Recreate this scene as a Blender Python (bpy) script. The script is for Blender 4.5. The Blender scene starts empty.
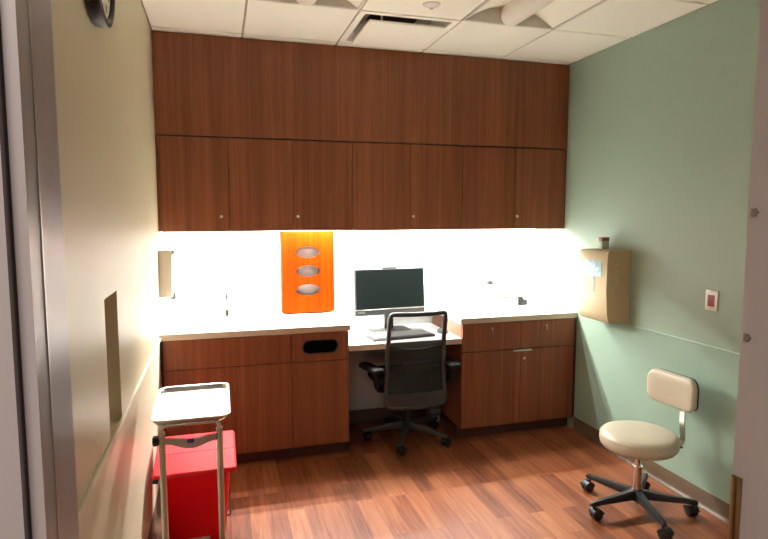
import bpy, bmesh, math, random
from math import pi, sin, cos, radians, sqrt
from mathutils import Vector, Matrix

random.seed(7)
sc = bpy.context.scene
COL = sc.collection

# ------------------------------------------------------------------ materials
def new_mat(name):
    m = bpy.data.materials.new(name); m.use_nodes = True
    nt = m.node_tree
    return m, nt, nt.nodes['Principled BSDF']

def plain(name, c, rough=.5, metal=0, spec=.5, bump=0, bscale=200, var=0, coat=0, **kw):
    m, nt, b = new_mat(name)
    b.inputs['Base Color'].default_value = (*c, 1)
    b.inputs['Roughness'].default_value = rough
    b.inputs['Metallic'].default_value = metal
    b.inputs['Specular IOR Level'].default_value = spec
    b.inputs['Coat Weight'].default_value = coat
    N, L = nt.nodes, nt.links
    if var or bump:
        tc = N.new('ShaderNodeTexCoord'); no = N.new('ShaderNodeTexNoise')
        no.inputs['Scale'].default_value = bscale; no.inputs['Detail'].default_value = 3
        L.new(tc.outputs['Object'], no.inputs['Vector'])
        if var:
            r = N.new('ShaderNodeValToRGB')
            r.color_ramp.elements[0].color = (*[x * (1 - var) for x in c], 1)
            r.color_ramp.elements[1].color = (*[min(1, x * (1 + var)) for x in c], 1)
            r.color_ramp.elements[0].position = .3; r.color_ramp.elements[1].position = .7
            L.new(no.outputs['Fac'], r.inputs['Fac']); L.new(r.outputs['Color'], b.inputs['Base Color'])
        if bump:
            bp = N.new('ShaderNodeBump'); bp.inputs['Strength'].default_value = bump
            bp.inputs['Distance'].default_value = .002
            L.new(no.outputs['Fac'], bp.inputs['Height']); L.new(bp.outputs['Normal'], b.inputs['Normal'])
    return m

def wood(name, dark, mid, light, rough=.36):
    """vertical grain veneer laid in strips (flitches)"""
    m, nt, b = new_mat(name); N, L = nt.nodes, nt.links
    tc = N.new('ShaderNodeTexCoord')
    geo = N.new('ShaderNodeNewGeometry')
    mp = N.new('ShaderNodeMapping'); mp.inputs['Scale'].default_value = (38, 38, .9)
    L.new(geo.outputs['Position'], mp.inputs['Vector'])
    n1 = N.new('ShaderNodeTexNoise'); n1.inputs['Scale'].default_value = 1; n1.inputs['Detail'].default_value = 5
    n1.inputs['Roughness'].default_value = .6; n1.inputs['Distortion'].default_value = .5
    L.new(mp.outputs['Vector'], n1.inputs['Vector'])
    mp2 = N.new('ShaderNodeMapping'); mp2.inputs['Scale'].default_value = (7.5, 7.5, .12)
    L.new(geo.outputs['Position'], mp2.inputs['Vector'])
    n2 = N.new('ShaderNodeTexNoise'); n2.inputs['Scale'].default_value = 1; n2.inputs['Detail'].default_value = 2
    L.new(mp2.outputs['Vector'], n2.inputs['Vector'])
    # fine pores
    mp3 = N.new('ShaderNodeMapping'); mp3.inputs['Scale'].default_value = (240, 240, 9)
    L.new(geo.outputs['Position'], mp3.inputs['Vector'])
    n3 = N.new('ShaderNodeTexNoise'); n3.inputs['Scale'].default_value = 1; n3.inputs['Detail'].default_value = 2
    L.new(mp3.outputs['Vector'], n3.inputs['Vector'])
    a = N.new('ShaderNodeMath'); a.operation = 'MULTIPLY_ADD'; a.inputs[1].default_value = .55
    L.new(n1.outputs['Fac'], a.inputs[0])
    k = N.new('ShaderNodeMath'); k.operation = 'MULTIPLY'; k.inputs[1].default_value = .33
    L.new(n2.outputs['Fac'], k.inputs[0]); L.new(k.outputs[0], a.inputs[2])
    a2 = N.new('ShaderNodeMath'); a2.operation = 'MULTIPLY_ADD'; a2.inputs[1].default_value = .14
    L.new(n3.outputs['Fac'], a2.inputs[0]); L.new(a.outputs[0], a2.inputs[2])
    r = N.new('ShaderNodeValToRGB')
    e = r.color_ramp.elements
    e[0].position = .36; e[0].color = (*dark, 1); e[1].position = .66; e[1].color = (*light, 1)
    x = e.new(.5); x.color = (*mid, 1)
    L.new(a2.outputs[0], r.inputs['Fac']); L.new(r.outputs['Color'], b.inputs['Base Color'])
    b.inputs['Roughness'].default_value = rough; b.inputs['Specular IOR Level'].default_value = .3
    return m

def floor_mat():
    m, nt, b = new_mat('vinyl_plank'); N, L = nt.nodes, nt.links
    geo = N.new('ShaderNodeNewGeometry')
    mp = N.new('ShaderNodeMapping'); mp.inputs['Rotation'].default_value = (0, 0, pi / 2)
    L.new(geo.outputs['Position'], mp.inputs['Vector'])
    br = N.new('ShaderNodeTexBrick'); br.offset = .37; br.offset_frequency = 2
    br.inputs['Scale'].default_value = 1; br.inputs['Brick Width'].default_value = .62
    br.inputs['Row Height'].default_value = .098; br.inputs['Mortar Size'].default_value = .0008
    br.inputs['Color1'].default_value = (0, 0, 0, 1); br.inputs['Color2'].default_value = (1, 1, 1, 1)
    br.inputs['Mortar'].default_value = (.25, .25, .25, 1); br.inputs['Bias'].default_value = 0
    L.new(mp.outputs['Vector'], br.inputs['Vector'])
    mp2 = N.new('ShaderNodeMapping'); mp2.inputs['Scale'].default_value = (42, 2.4, 1)
    L.new(geo.outputs['Position'], mp2.inputs['Vector'])
    # shift the grain from plank to plank
    add = N.new('ShaderNodeVectorMath'); add.operation = 'MULTIPLY_ADD'
    add.inputs[1].default_value = (9, 9, 9)
    L.new(br.outputs['Color'], add.inputs[0]); L.new(mp2.outputs['Vector'], add.inputs[2])
    n1 = N.new('ShaderNodeTexNoise'); n1.inputs['Scale'].default_value = 1; n1.inputs['Detail'].default_value = 6
    n1.inputs['Distortion'].default_value = .8; n1.inputs['Roughness'].default_value = .62
    L.new(add.outputs[0], n1.inputs['Vector'])
    a = N.new('ShaderNodeMath'); a.operation = 'MULTIPLY_ADD'; a.inputs[1].default_value = .30
    sep = N.new('ShaderNodeSeparateColor'); L.new(br.outputs['Color'], sep.inputs['Color'])
    L.new(sep.outputs[0], a.inputs[0])
    k = N.new('ShaderNodeMath'); k.operation = 'MULTIPLY'; k.inputs[1].default_value = .70
    L.new(n1.outputs['Fac'], k.inputs[0]); L.new(k.outputs[0], a.inputs[2])
    r = N.new('ShaderNodeValToRGB'); e = r.color_ramp.elements
    e[0].position = .24; e[0].color = (*FD, 1); e[1].position = .78; e[1].color = (*FL, 1)
    x = e.new(.5); x.color = (*FM, 1)
    L.new(a.outputs[0], r.inputs['Fac']); L.new(r.outputs['Color'], b.inputs['Base Color'])
    b.inputs['Roughness'].default_value = .42; b.inputs['Specular IOR Level'].default_value = .35
    bp = N.new('ShaderNodeBump'); bp.inputs['Strength'].default_value = .12; bp.inputs['Distance'].default_value = .001
    L.new(n1.outputs['Fac'], bp.inputs['Height']); L.new(bp.outputs['Normal'], b.inputs['Normal'])
    return m

def tile_mat():
    m, nt, b = new_mat('white_glass_tile'); N, L = nt.nodes, nt.links
    geo = N.new('ShaderNodeNewGeometry')
    mp = N.new('ShaderNodeMapping'); mp.inputs['Rotation'].default_value = (pi / 2, 0, 0)
    L.new(geo.outputs['Position'], mp.inputs['Vector'])
    br = N.new('ShaderNodeTexBrick'); br.offset = .5
    br.inputs['Scale'].default_value = 1; br.inputs['Brick Width'].default_value = .30
    br.inputs['Row Height'].default_value = .05; br.inputs['Mortar Size'].default_value = .0016
    br.inputs['Color1'].default_value = (.90, .92, .90, 1); br.inputs['Color2'].default_value = (.84, .87, .85, 1)
    br.inputs['Mortar'].default_value = (.55, .58, .56, 1)
    L.new(mp.outputs['Vector'], br.inputs['Vector']); L.new(br.outputs['Color'], b.inputs['Base Color'])
    b.inputs['Roughness'].default_value = .25
    return m

def mesh_fabric(name, c, opacity, scale=900):
    """open knitted mesh: threads and holes finer than a pixel"""
    m, nt, b = new_mat(name); N, L = nt.nodes, nt.links
    b.inputs['Base Color'].default_value = (*c, 1); b.inputs['Roughness'].default_value = .8
    b.inputs['Specular IOR Level'].default_value = .2
    t = N.new('ShaderNodeBsdfTransparent'); mx = N.new('ShaderNodeMixShader')
    mx.inputs[0].default_value = opacity
    out = N['Material Output']
    L.new(t.outputs[0], mx.inputs[1]); L.new(b.outputs[0], mx.inputs[2]); L.new(mx.outputs[0], out.inputs['Surface'])
    return m

def emit(name, c, s):
    m, nt, b = new_mat(name)
    b.inputs['Base Color'].default_value = (.8, .8, .8, 1)
    b.inputs['Emission Color'].default_value = (*c, 1); b.inputs['Emission Strength'].default_value = s
    return m

FD, FM, FL = (.095, .025, .009), (.265, .081, .032), (.45, .18, .078)
M = {}
M['wood'] = wood('cherry_veneer', (.162, .050, .022), (.218, .071, .031), (.290, .103, .047))
M['wood_orange'] = wood('orange_lit_veneer', (.15, .0165, .0002), (.19, .023, .0003), (.25, .036, .0006), .7)  # orange cast of the strip-lit wood is put into the veneer colour
M['wood_orange'].node_tree.nodes['Principled BSDF'].inputs['Specular IOR Level'].default_value = .02
M['wood_dark'] = plain('toe_kick_laminate', (.06, .02, .012), .5)
M['carcass'] = plain('cabinet_edge', (.045, .018, .010), .6)
M['floor'] = floor_mat()
M['tile'] = tile_mat()
M['cream'] = plain('cream_paint', (.60, .53, .36), .45, bump=.08, bscale=350)
M['green'] = plain('sage_paint', (.28, .372, .290), .5, bump=.08, bscale=350)
M['green_sheet'] = plain('sage_wall_protection', (.29, .41, .325), .38)
M['cream_rail'] = plain('cream_rail', (.80, .75, .62), .35)
M['cream_sheet'] = plain('cream_wall_protection', (.70, .64, .48), .4)
M['ceil'] = plain('acoustic_tile', (.94, .925, .82), .9, bump=.35, bscale=260, var=.02)
M['grid'] = plain('ceiling_grid', (.34, .31, .26), .6)
M['slab'] = plain('plenum', (.25, .25, .24), .9)
M['counter'] = plain('white_solid_surface', (.92, .91, .885), .3, var=.015, bscale=60)
M['counter_edge'] = plain('beige_edge_band', (.55, .47, .38), .45)
M['frame'] = plain('taupe_enamel', (.40, .36, .35), .35)
M['base'] = plain('brown_rubber', (.125, .085, .05), .45)
M['chrome'] = plain('chrome', (.78, .77, .75), .14, 1)
M['steel'] = plain('stainless', (.72, .72, .70), .28, 1)
M['satin'] = plain('satin_steel', (.60, .57, .52), .35, 1)
M['dsteel'] = plain('darkened_chrome', (.30, .30, .29), .12, 1)  # reflection of the dark room is put into the chrome colour
M['armpad'] = plain('matte_black_arm', (.014, .015, .015), .8, spec=.2)
M['dgrey'] = plain('dark_grey_case', (.03, .03, .028), .55)
M['brass'] = plain('strike_bronze', (.36, .25, .13), .35, 1)
M['black'] = plain('black_plastic', (.012, .012, .013), .42)
M['blackm'] = plain('dark_plastic', (.040, .045, .044), .45)
M['screen'] = plain('screen_glass', (.012, .018, .017), .22, spec=.3)
M['dfab'] = plain('charcoal_fabric', (.022, .026, .025), .85, bump=.2, bscale=900)
M['mesh'] = mesh_fabric('chair_mesh', (.028, .034, .032), .84)
M['vinyl'] = plain('beige_vinyl', (.54, .485, .37), .42, bump=.05, bscale=500)
M['vinyl_back'] = plain('black_back_shell', (.02, .02, .02), .5)
M['red'] = plain('red_plastic', (.92, .002, .012), .45, spec=.25)
M['redlid'] = plain('red_lid_plastic', (.78, .015, .028), .5, spec=.25)
M['white'] = plain('white_plastic', (.78, .76, .72), .35)
M['offwhite'] = plain('grey_white_plastic', (.52, .48, .43), .4)
M['knee'] = plain('knee_space_paint', (.78, .78, .78), .6)
M['grey'] = plain('grey_plastic', (.22, .22, .21), .45)
M['beige'] = plain('beige_plastic', (.53, .43, .26), .4)
M['beige_side'] = M['beige']
M['emboss'] = plain('embossed_mark', (.70, .58, .40), .4)
M['paleblue'] = plain('pale_blue_label', (.38, .60, .68), .4, var=.25, bscale=55)
M['greyblue'] = plain('grey_slot', (.36, .40, .38), .4)
M['blue'] = plain('blue_mark', (.03, .09, .42), .4)
M['redrocker'] = plain('red_outlet_face', (.30, .025, .025), .35)
M['darkred'] = plain('outlet_slots', (.06, .008, .008), .5)
M['cap'] = plain('brown_cap', (.22, .07, .035), .4)
M['clear'] = plain('frosted_plastic', (.50, .56, .46), .3)
M['glove'] = plain('shaded_glove_box_card', (.24, .20, .18), .7)  # white card darkened; the shade inside the holder is in its colour
M['gloveedge'] = plain('oval_rim', (.55, .30, .12), .5)
M['led'] = emit('led_diffuser', (1, .97, .90), 4)
M['lens'] = plain('fixture_lens', (.74, .70, .62), .6)
M['wing'] = plain('fixture_reflector', (.60, .58, .52), .5)
M['dial'] = plain('clock_dial', (.78, .75, .66), .5)
M['hole'] = plain('dark_recess', (.012, .013, .013), .7)
M['label'] = plain('pale_label', (.45, .47, .46), .5)
M['drywall'] = plain('hall_paint', (.62, .58, .54), .6)
M['silencer'] = plain('grey_rubber', (.20, .165, .14), .6)

# ------------------------------------------------------------------ mesh building
class MB:
    def __init__(s): s.bm = bmesh.new()
    def _xf(s, vs, mat):
        if mat is not None: bmesh.ops.transform(s.bm, matrix=mat, verts=vs)
    def box(s, x0, x1, y0, y1, z0, z1, bev=0, seg=2, mat=None):
        bm = s.bm
        r = bmesh.ops.create_cube(bm, size=1)
        vs = r['verts']
        for v in vs:
            v.co = Vector(((x0 + x1) / 2 + v.co.x * (x1 - x0), (y0 + y1) / 2 + v.co.y * (y1 - y0), (z0 + z1) / 2 + v.co.z * (z1 - z0)))
        if bev:
            es = list({e for v in vs for e in v.link_edges})
            r2 = bmesh.ops.bevel(bm, geom=es, offset=bev, segments=seg, profile=.5, affect='EDGES')
            vs = list({v for f in r2['faces'] for v in f.verts} | {v for v in vs if v.is_valid})
        s._xf(vs, mat); return s
    def loft(s, rings, cap=True, closed=False, mat=None):
        bm = s.bm
        R = [[bm.verts.new(p) for p in ring] for ring in rings]
        n = len(R[0])
        last = len(R) if closed else len(R) - 1
        for i in range(last):
            A, B = R[i], R[(i + 1) % len(R)]
            for j in range(n):
                try: bm.faces.new((A[j], A[(j + 1) % n], B[(j + 1) % n], B[j]))
                except ValueError: pass
        if cap and not closed:
            bm.faces.new(list(reversed(R[0]))); bm.faces.new(R[-1])
        s._xf([v for r in R for v in r], mat); return s
    def cyl(s, p0, p1, r0, r1=None, seg=20, cap=True):
        p0, p1 = Vector(p0), Vector(p1); r1 = r0 if r1 is None else r1
        d = (p1 - p0).normalized(); u = d.orthogonal().normalized(); w = d.cross(u)
        return s.loft([[p + u * (r * cos(2 * pi * k / seg)) + w * (r * sin(2 * pi * k / seg)) for k in range(seg)] for p, r in ((p0, r0), (p1, r1))], cap)
    def tube(s, pts, r, seg=12, closed=False):
        P = [Vector(p) for p in pts]; n = len(P)
        rs = r if isinstance(r, (list, tuple)) else [r] * n
        T = []
        for i in range(n):
            a = P[i - 1] if (closed or i > 0) else P[i]; b = P[(i + 1) % n] if (closed or i < n - 1) else P[i]
            T.append((b - a).normalized())
        u = T[0].orthogonal().normalized(); rings = []
        for i in range(n):
            u = (u - T[i] * u.dot(T[i])).normalized(); w = T[i].cross(u)
            rings.append([P[i] + (u * cos(2 * pi * k / seg) + w * sin(2 * pi * k / seg)) * rs[i] for k in range(seg)])
        return s.loft(rings, True, closed)
    def lathe(s, prof, seg=32, mat=None):
        """prof: (r, z) from the bottom to the top, r > 0"""
        return s.loft([[Vector((r * cos(2 * pi * k / seg), r * sin(2 * pi * k / seg), z)) for k in range(seg)] for r, z in prof], True, False, mat)
    def plate(s, loops, f, thick):
        """flat plate with holes; loops are 2D outlines (outer first), f(u,v) -> point, thick = extrusion vector"""
        bm = s.bm; es = []
        for lp in loops:
            vs = [bm.verts.new(f(*p)) for p in lp]
            es += [bm.edges.new((vs[i], vs[(i + 1) % len(vs)])) for i in range(len(vs))]
        r = bmesh.ops.triangle_fill(bm, use_beauty=True, use_dissolve=False, edges=es)
        fs = [g for g in r['geom'] if isinstance(g, bmesh.types.BMFace)]
        ex = bmesh.ops.extrude_face_region(bm, geom=fs)
        bmesh.ops.translate(bm, vec=Vector(thick), verts=[g for g in ex['geom'] if isinstance(g, bmesh.types.BMVert)])
        return s
    def build(s, name, m, parent=None, loc=None, smooth=38, sub=0):
        bm = s.bm
        bmesh.ops.recalc_face_normals(bm, faces=bm.faces)
        me = bpy.data.meshes.new(name); bm.to_mesh(me); bm.free()
        mats = m if isinstance(m, (list, tuple)) else [m]
        for q in mats: me.materials.append(q)
        if smooth:
            me.shade_smooth(); me.set_sharp_from_angle(angle=radians(smooth))
        o = bpy.data.objects.new(name, me); COL.objects.link(o)
        if loc: o.location = loc
        if parent: o.parent = parent
        if sub:
            md = o.modifiers.new('sub', 'SUBSURF'); md.levels = sub; md.render_levels = sub
        return o

def rrect(w, h, r, n=6, cx=0, cy=0):
    p = []
    for ax, ay, a0 in ((w / 2 - r, h / 2 - r, 0), (-w / 2 + r, h / 2 - r, pi / 2), (-w / 2 + r, -h / 2 + r, pi), (w / 2 - r, -h / 2 + r, 3 * pi / 2)):
        for k in range(n + 1):
            a = a0 + pi / 2 * k / n
            p.append((cx + ax + r * cos(a), cy + ay + r * sin(a)))
    return p
def ellipse(cx, cy, a, b, n=40): return [(cx + a * cos(2 * pi * k / n), cy + b * sin(2 * pi * k / n)) for k in range(n)]
def rect(x0, x1, y0, y1): return [(x0, y0), (x1, y0), (x1, y1), (x0, y1)]
def arc(p0, pc, p1, n=8):
    """quadratic bend from p0 through the corner pc to p1"""
    p0, pc, p1 = Vector(p0), Vector(pc), Vector(p1)
    return [p0 * (1 - t) ** 2 + pc * 2 * t * (1 - t) + p1 * t * t for t in [k / n for k in range(n + 1)]]

def tag(o, label, cat, group=None, kind=None):
    o['label'] = label; o['category'] = cat
    if group: o['group'] = group
    if kind: o['kind'] = kind
    return o
def thing(name, label, cat, loc=(0, 0, 0), rz=0, group=None):
    o = bpy.data.objects.new(name, None); COL.objects.link(o)
    o.location = loc; o.rotation_euler = (0, 0, rz); o.empty_display_size = .1
    return tag(o, label, cat, group)
def struct(o, label=None, cat=None):
    o['kind'] = 'structure'
    if label: o['label'] = label; o['category'] = cat
    return o
def dup(o, loc, label, group=None, rz=None):
    r = o.copy(); COL.objects.link(r); r.location = loc; r['label'] = label
    if rz is not None: r.rotation_euler = (0, 0, rz)
    if group: r['group'] = group
    for ch in list(o.children):
        c = ch.copy(); COL.objects.link(c); c.parent = r
        for g in list(ch.children):
            d = g.copy(); COL.objects.link(d); d.parent = c
    return r

# ------------------------------------------------------------------ the room
W, YB, H = 2.93, .62, 2.75          # right wall, back wall, ceiling
YF, YH = -2.80, -2.97               # front wall, room face and hall face
LZ, RZ = .875, .911                 # rail heights

fl = MB(); fl.box(-1.6, 3.6, -6.2, .75, -.08, 0)
struct(fl.build('floor', M['floor'], smooth=0), 'reddish brown wood plank vinyl floor of the exam room', 'floor')

# left wall with the niche
wl = MB()
wl.plate([rect(YF, .75, 0, 3.0), rect(-1.645, -1.405, .862, 1.352)], lambda u, v: Vector((0, u, v)), (-.15, 0, 0))
wlo = struct(wl.build('wall_left', M['cream'], smooth=0), 'cream painted left wall with a tall recessed niche', 'wall')
nb = MB()
nb.box(-.152, -.13, -1.645, -1.405, .862, 1.352)
nb.build('niche_back', M['cream'], wlo, smooth=0)
nb = MB(); nb.box(-.15, .004, -1.645, -1.405, .856, .864, .002)
nb.build('niche_sill', M['cream_rail'], wlo)
sh = MB(); sh.box(-.001, .0035, YF, .0, .0, LZ - .006)
sh.build('protection_sheet', M['cream_sheet'], wlo, smooth=0)

wr = MB(); wr.box(W, W + .15, YF, .75, 0, 3.0)
wro = struct(wr.build('wall_right', M['green'], smooth=0), 'sage green painted right wall', 'wall')
sh = MB(); sh.box(W - .003, W + .001, YF, .0, 0, RZ - .004)
sh.build('protection_sheet', M['green_sheet'], wro, smooth=0)

wb = MB(); wb.box(-.15, W + .15, YB, YB + .15, 0, 3.0)
wbo = struct(wb.build('wall_back', M['drywall'], smooth=0), 'back wall behind the cabinets and desk', 'wall')
tb = MB(); tb.box(0.001, W - .001, YB - .008, YB + .002, .60, 1.66)
tb.build('tile_backsplash', M['tile'], wbo, smooth=0)

XL, XR, DH = .152, 1.362, 2.16      # door opening
wf = MB()
wf.plate([[(-1.5, 0), (XL - .03, 0), (XL - .03, DH + .03), (XR + .03, DH + .03), (XR + .03, 0), (3.4, 0), (3.4, 3.0), (-1.5, 3.0)]],
         lambda u, v: Vector((u, YH + .01, v)), (0, YF - YH - .01, 0))
struct(wf.build('wall_front', M['drywall'], smooth=0), 'front wall around the doorway', 'wall')

# rails
t = MB(); t.box(0, .012, YF, .0, LZ - .007, LZ + .007, .003)
struct(t.build('trim_1', M['cream_rail']), 'thin cream rail along the left wall', 'trim')
t = MB(); t.box(W - .010, W, YF, .0, RZ - .007, RZ + .005, .003)
struct(t.build('trim_2', M['green_sheet']), 'thin green rail along the right wall', 'trim')

# coved rubber base
def cove(name, f, length):
    pts = [(0, 0), (.022, 0), (.021, .005), (.014, .010), (.009, .018), (.007, .028), (.006, .096), (.004, .100), (0, .100)]
    m = MB(); m.loft([[f(d, z, s) for d, z in pts] for s in length]); return m
bo = cove('', lambda d, z, s: Vector((W - d, s, z)), (YF, .0)).build('baseboard_right', M['base'], smooth=50)
struct(bo, 'dark brown rubber cove base along the green wall', 'baseboard')
bo = cove('', lambda d, z, s: Vector((d, s, z)), (YF, .0)).build('baseboard_left', M['base'], smooth=50)
struct(bo, 'dark brown rubber cove base along the cream wall', 'baseboard')
bo = cove('', lambda d, z, s: Vector((s, YB - .018 - d, z)), (1.18, 1.99)).build('baseboard_back', M['base'], smooth=50)
struct(bo, 'dark rubber cove base under the desk', 'baseboard')
kw = MB(); kw.box(1.177, 1.995, YB - .018, YB + .001, 0, .72)
kw.build('knee_panel', M['knee'], wbo, smooth=0)

# ceiling: lay-in tiles with dark reveal lines
GX, GY, G = .540, .130, .607
xs = [0] + [GX + G * k for k in range(4)] + [W]
ys = [.40, GY] + [GY - G * k for k in range(1, 5)] + [YF]
cells_skip = {(1, 2), (1, 3), (3, 2), (3, 3)}            # two 2x4 lights
vent_cell = (2, 1)
cm = MB(); gm = MB()
for i in range(len(xs) - 1):
    for j in range(len(ys) - 1):
        x0, x1, y1, y0 = xs[i], xs[i + 1], ys[j], ys[j + 1]
        if (i, j) in cells_skip or (i, j) == vent_cell: continue
        g = .006
        cm.box(x0 + g, x1 - g, y0 + g, y1 - g, H, H + .02, .003, 1)
co = struct(cm.build('ceiling', M['ceil'], smooth=0), 'white acoustic tile ceiling', 'ceiling')
for x in xs[1:-1]: gm.box(x - .012, x + .012, YF, .40, H + .006, H + .03)
for y in ys[1:-1]: gm.box(0, W, y - .012, y + .012, H + .0065, H + .0295)
gm.build('ceiling_grid', M['grid'], co, smooth=0)
sl = MB(); sl.box(-.15, W + .15, YH, .75, 2.98, 3.05)
sl.build('ceiling_slab', M['slab'], co, smooth=0)

# door frame -----------------------------------------------------------------
def jamb(sgn, xr):
    """sgn +1: left jamb (opening on its +x side). Double-rabbet steel frame section swept up"""
    X = lambda d: xr + sgn * d
    sec = [(-.05, YF + .012), (0, YF + .012), (0, -2.836), (.016, -2.836), (.016, -2.978), (.002, -2.978), (.002, -2.968), (-.002, -2.968), (-.002, -2.990), (-.06, -2.990),
           (-.06, -2.975), (-.03, -2.965), (-.03, YF - .02), (-.05, YF)]
    m = MB(); m.loft([[Vector((X(d), y, z)) for d, y in sec] for z in (0, DH)]); return m
d = thing('door_frame', 'taupe steel door frame around the open doorway', 'door frame', (0, 0, 0)); d.name = 'door_1'; d['kind'] = 'structure'
jl = jamb(1, XL).build('jamb', M['frame'], d, smooth=0)
jr = jamb(-1, XR).build('jamb', M['frame'], d, smooth=0)
hd = MB(); hd.box(XL - .05, XR + .05, -2.990, YF + .012, DH, DH + .05)
hd.box(XL, XR, -2.978, -2.836, DH - .016, DH + .001)
hd.build('frame_head', M['frame'], d, smooth=0)
sm = MB(); sm.box(XL + .0155, XL + .0175, -2.9365, -2.9335, 0, DH - .02)
sm.build('jamb_seam', M['satin'], jl, smooth=0)
st = MB(); st.box(XR - .006, XR + .001, -2.8, -2.7895, .90, 1.10, .002); st.box(XR - .002, XR + .001, -2.812, -2.799, .90, 1.10, .0005)
st.build('strike_plate', M['brass'], jr)
for z in (1.386, 1.632):
    s_ = MB(); s_.cyl((XR - .003, -2.8115, z), (XR - .003, -2.8075, z), .0035, .003, 12)
    s_.box(XR - .0065, XR - .0005, -2.809, -2.798, z - .008, z + .008, .002)
    s_.build('silencer', M['silencer'], jr)

# ------------------------------------------------------------------ cabinetry
YU = .197
def screw_lock(mb, x, y, z, r=.0095):
    """cam lock with face toward -y"""
    mb.loft([[Vector((x + rr * cos(2 * pi * k / 18), yy, z + rr * sin(2 * pi * k / 18))) for k in range(18)] for rr, yy in ((r, y + .004), (r, y - .003), (r * .8, y - .005), (r * .45, y - .005), (r * .4, y - .003))])
    return mb

fa = thing('soffit_cabinet', 'long top row of wood fronts reaching the ceiling above the cabinet doors', 'cabinet', (0, YU, 2.123))
m = MB(); m.box(0.004, W - .004, .02, YB - YU - .001, .0, .622); m.build('body', M['carcass'], fa, smooth=0)
for a, b in ((.003, .85), (.85, 1.67), (1.67, 2.49), (2.49, W - .003)):
    m = MB(); m.box(a + .0004, b - .0004, 0, .019, .004, .622, .0006, 1); m.build('front_panel', M['wood'], fa, smooth=0)

units = [(.0, .437, .85, 'wall cabinet nearest the left wall, two doors, with lock beside its middle seam', (.385,)),
         (.85, 1.255, 1.67, 'wood wall cabinet above the orange-lit glove dispenser, two doors', (.879,)),
         (1.67, 2.07, 2.49, 'wood wall cabinet above the monitor and bright tile, two doors', (1.695,)),
         (2.49, None, W, 'single-door wood wall cabinet in the corner beside the green wall', (2.516,))]
for x0, xm, x1, lab, locks in units:
    c = thing('wall_cabinet', lab, 'cabinet', (x0, YU, 1.52), 0, 'wood wall cabinets under the top row')
    w = x1 - x0
    lo = .019 if x0 == 0 else 0; hi = .019 if xm is None else 0
    m = MB(); m.box(lo * .3 + .001, w - hi * .3 - .001, .021, YB - YU - .010, .115, .600)
    m.box(lo * .3 + .0001, w - hi * .3 - .0001, .0206, .0226, .003, .1145)  # thin sheet added behind the doors to stop strip light leaking through gaps
    m.build('body', M['carcass'], c, smooth=0)
    if lo or hi:
        m = MB(); m.box(*((.001, .0178) if lo else (w - .018, w - .004)), .003, .0208, .0, .599); m.build('filler_strip', M['wood'], c, smooth=0)
    edges = [lo, w - hi] if xm is None else [lo, xm - x0, w - hi]
    for k in range(len(edges) - 1):
        m = MB(); m.box(edges[k] + .0022, edges[k + 1] - .0022, 0, .020, 0, .5975, .001, 1)
        dr = m.build('door', M['wood'], c, smooth=0)
        for lx in locks:
            if edges[k] < lx - x0 < edges[k + 1]:
                m = MB(); screw_lock(m, lx - x0, 0, .096); m.build('lock', M['satin'], dr)

# lower cabinets
c = thing('sink_base_cabinet', 'wood base cabinet under the faucet, behind the instrument tray and red bin', 'cabinet', (0, 0, 0))
m = MB(); m.box(.001, .799, .021, YB - .03, .098, .665); m.box(.001, .799, .021, .04, .665, .8595)
m.build('body', M['carcass'], c, smooth=0)
m = MB(); m.box(.002, .799, .085, .105, 0, .0975); m.build('toe_kick', M['wood_dark'], c, smooth=0)
m = MB(); m.box(.022, .7985, .001, .020, .674, .857, .001, 1); m.build('false_front', M['wood'], c, smooth=0)
for a, b in ((.022, .452), (.4525, .7985)):
    m = MB(); m.box(a, b - .0004, .001, .020, .098, .670, .0006, 1); m.build('door', M['wood'], c, smooth=0)
m = MB(); m.box(.0005, .020, .004, .022, .098, .859); m.build('filler_strip', M['carcass'], c, smooth=0)

c = thing('trash_cabinet', 'narrow wood base cabinet with an oval trash opening beside the desk', 'cabinet', (.80, 0, 0))
m = MB(); m.box(.001, .377, .021, YB - .03, .098, .60); m.box(.001, .377, .3, YB - .03, .60, .8595)
m.box(.001, .02, .021, .3, .098, .8595); m.box(.358, .377, .021, .3, .098, .8595)
m.build('body', M['wood'], c, smooth=0)
m = MB(); m.box(.021, .357, .028, .299, .601, .62); m.build('chute', M['hole'], c, smooth=0)
m = MB(); m.box(.021, .357, .20, .21, .62, .857); m.build('chute_back', M['hole'], c, smooth=0)
m = MB(); m.box(.002, .376, .085, .105, 0, .0975); m.build('toe_kick', M['wood_dark'], c, smooth=0)
m = MB()
def stadium(cx, cz, w, h, n=12):
    r = h / 2; p = []
    for s, a0 in ((1, -pi / 2), (-1, pi / 2)):
        p += [(cx + s * (w / 2 - r) + r * cos(a0 + pi * k / n), cz + r * sin(a0 + pi * k / n)) for k in range(n + 1)]
    return p
m.plate([rect(.0015, .3765, .671, .857), stadium(.189, .765, .235, .088)], lambda u, v: Vector((u, .001, v)), (0, .019, 0))
m.build('opening_front', M['wood'], c, smooth=0)
m = MB(); outer, inner = stadium(.189, .765, .243, .096), stadium(.189, .765, .229, .082)
m.plate([outer, inner], lambda u, v: Vector((u, -.0015, v)), (0, .024, 0))
m.build('opening_grommet', M['blackm'], c)
m = MB(); m.box(.0015, .3765, .001, .020, .098, .667, .001, 1); m.build('door', M['wood'], c, smooth=0)

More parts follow.
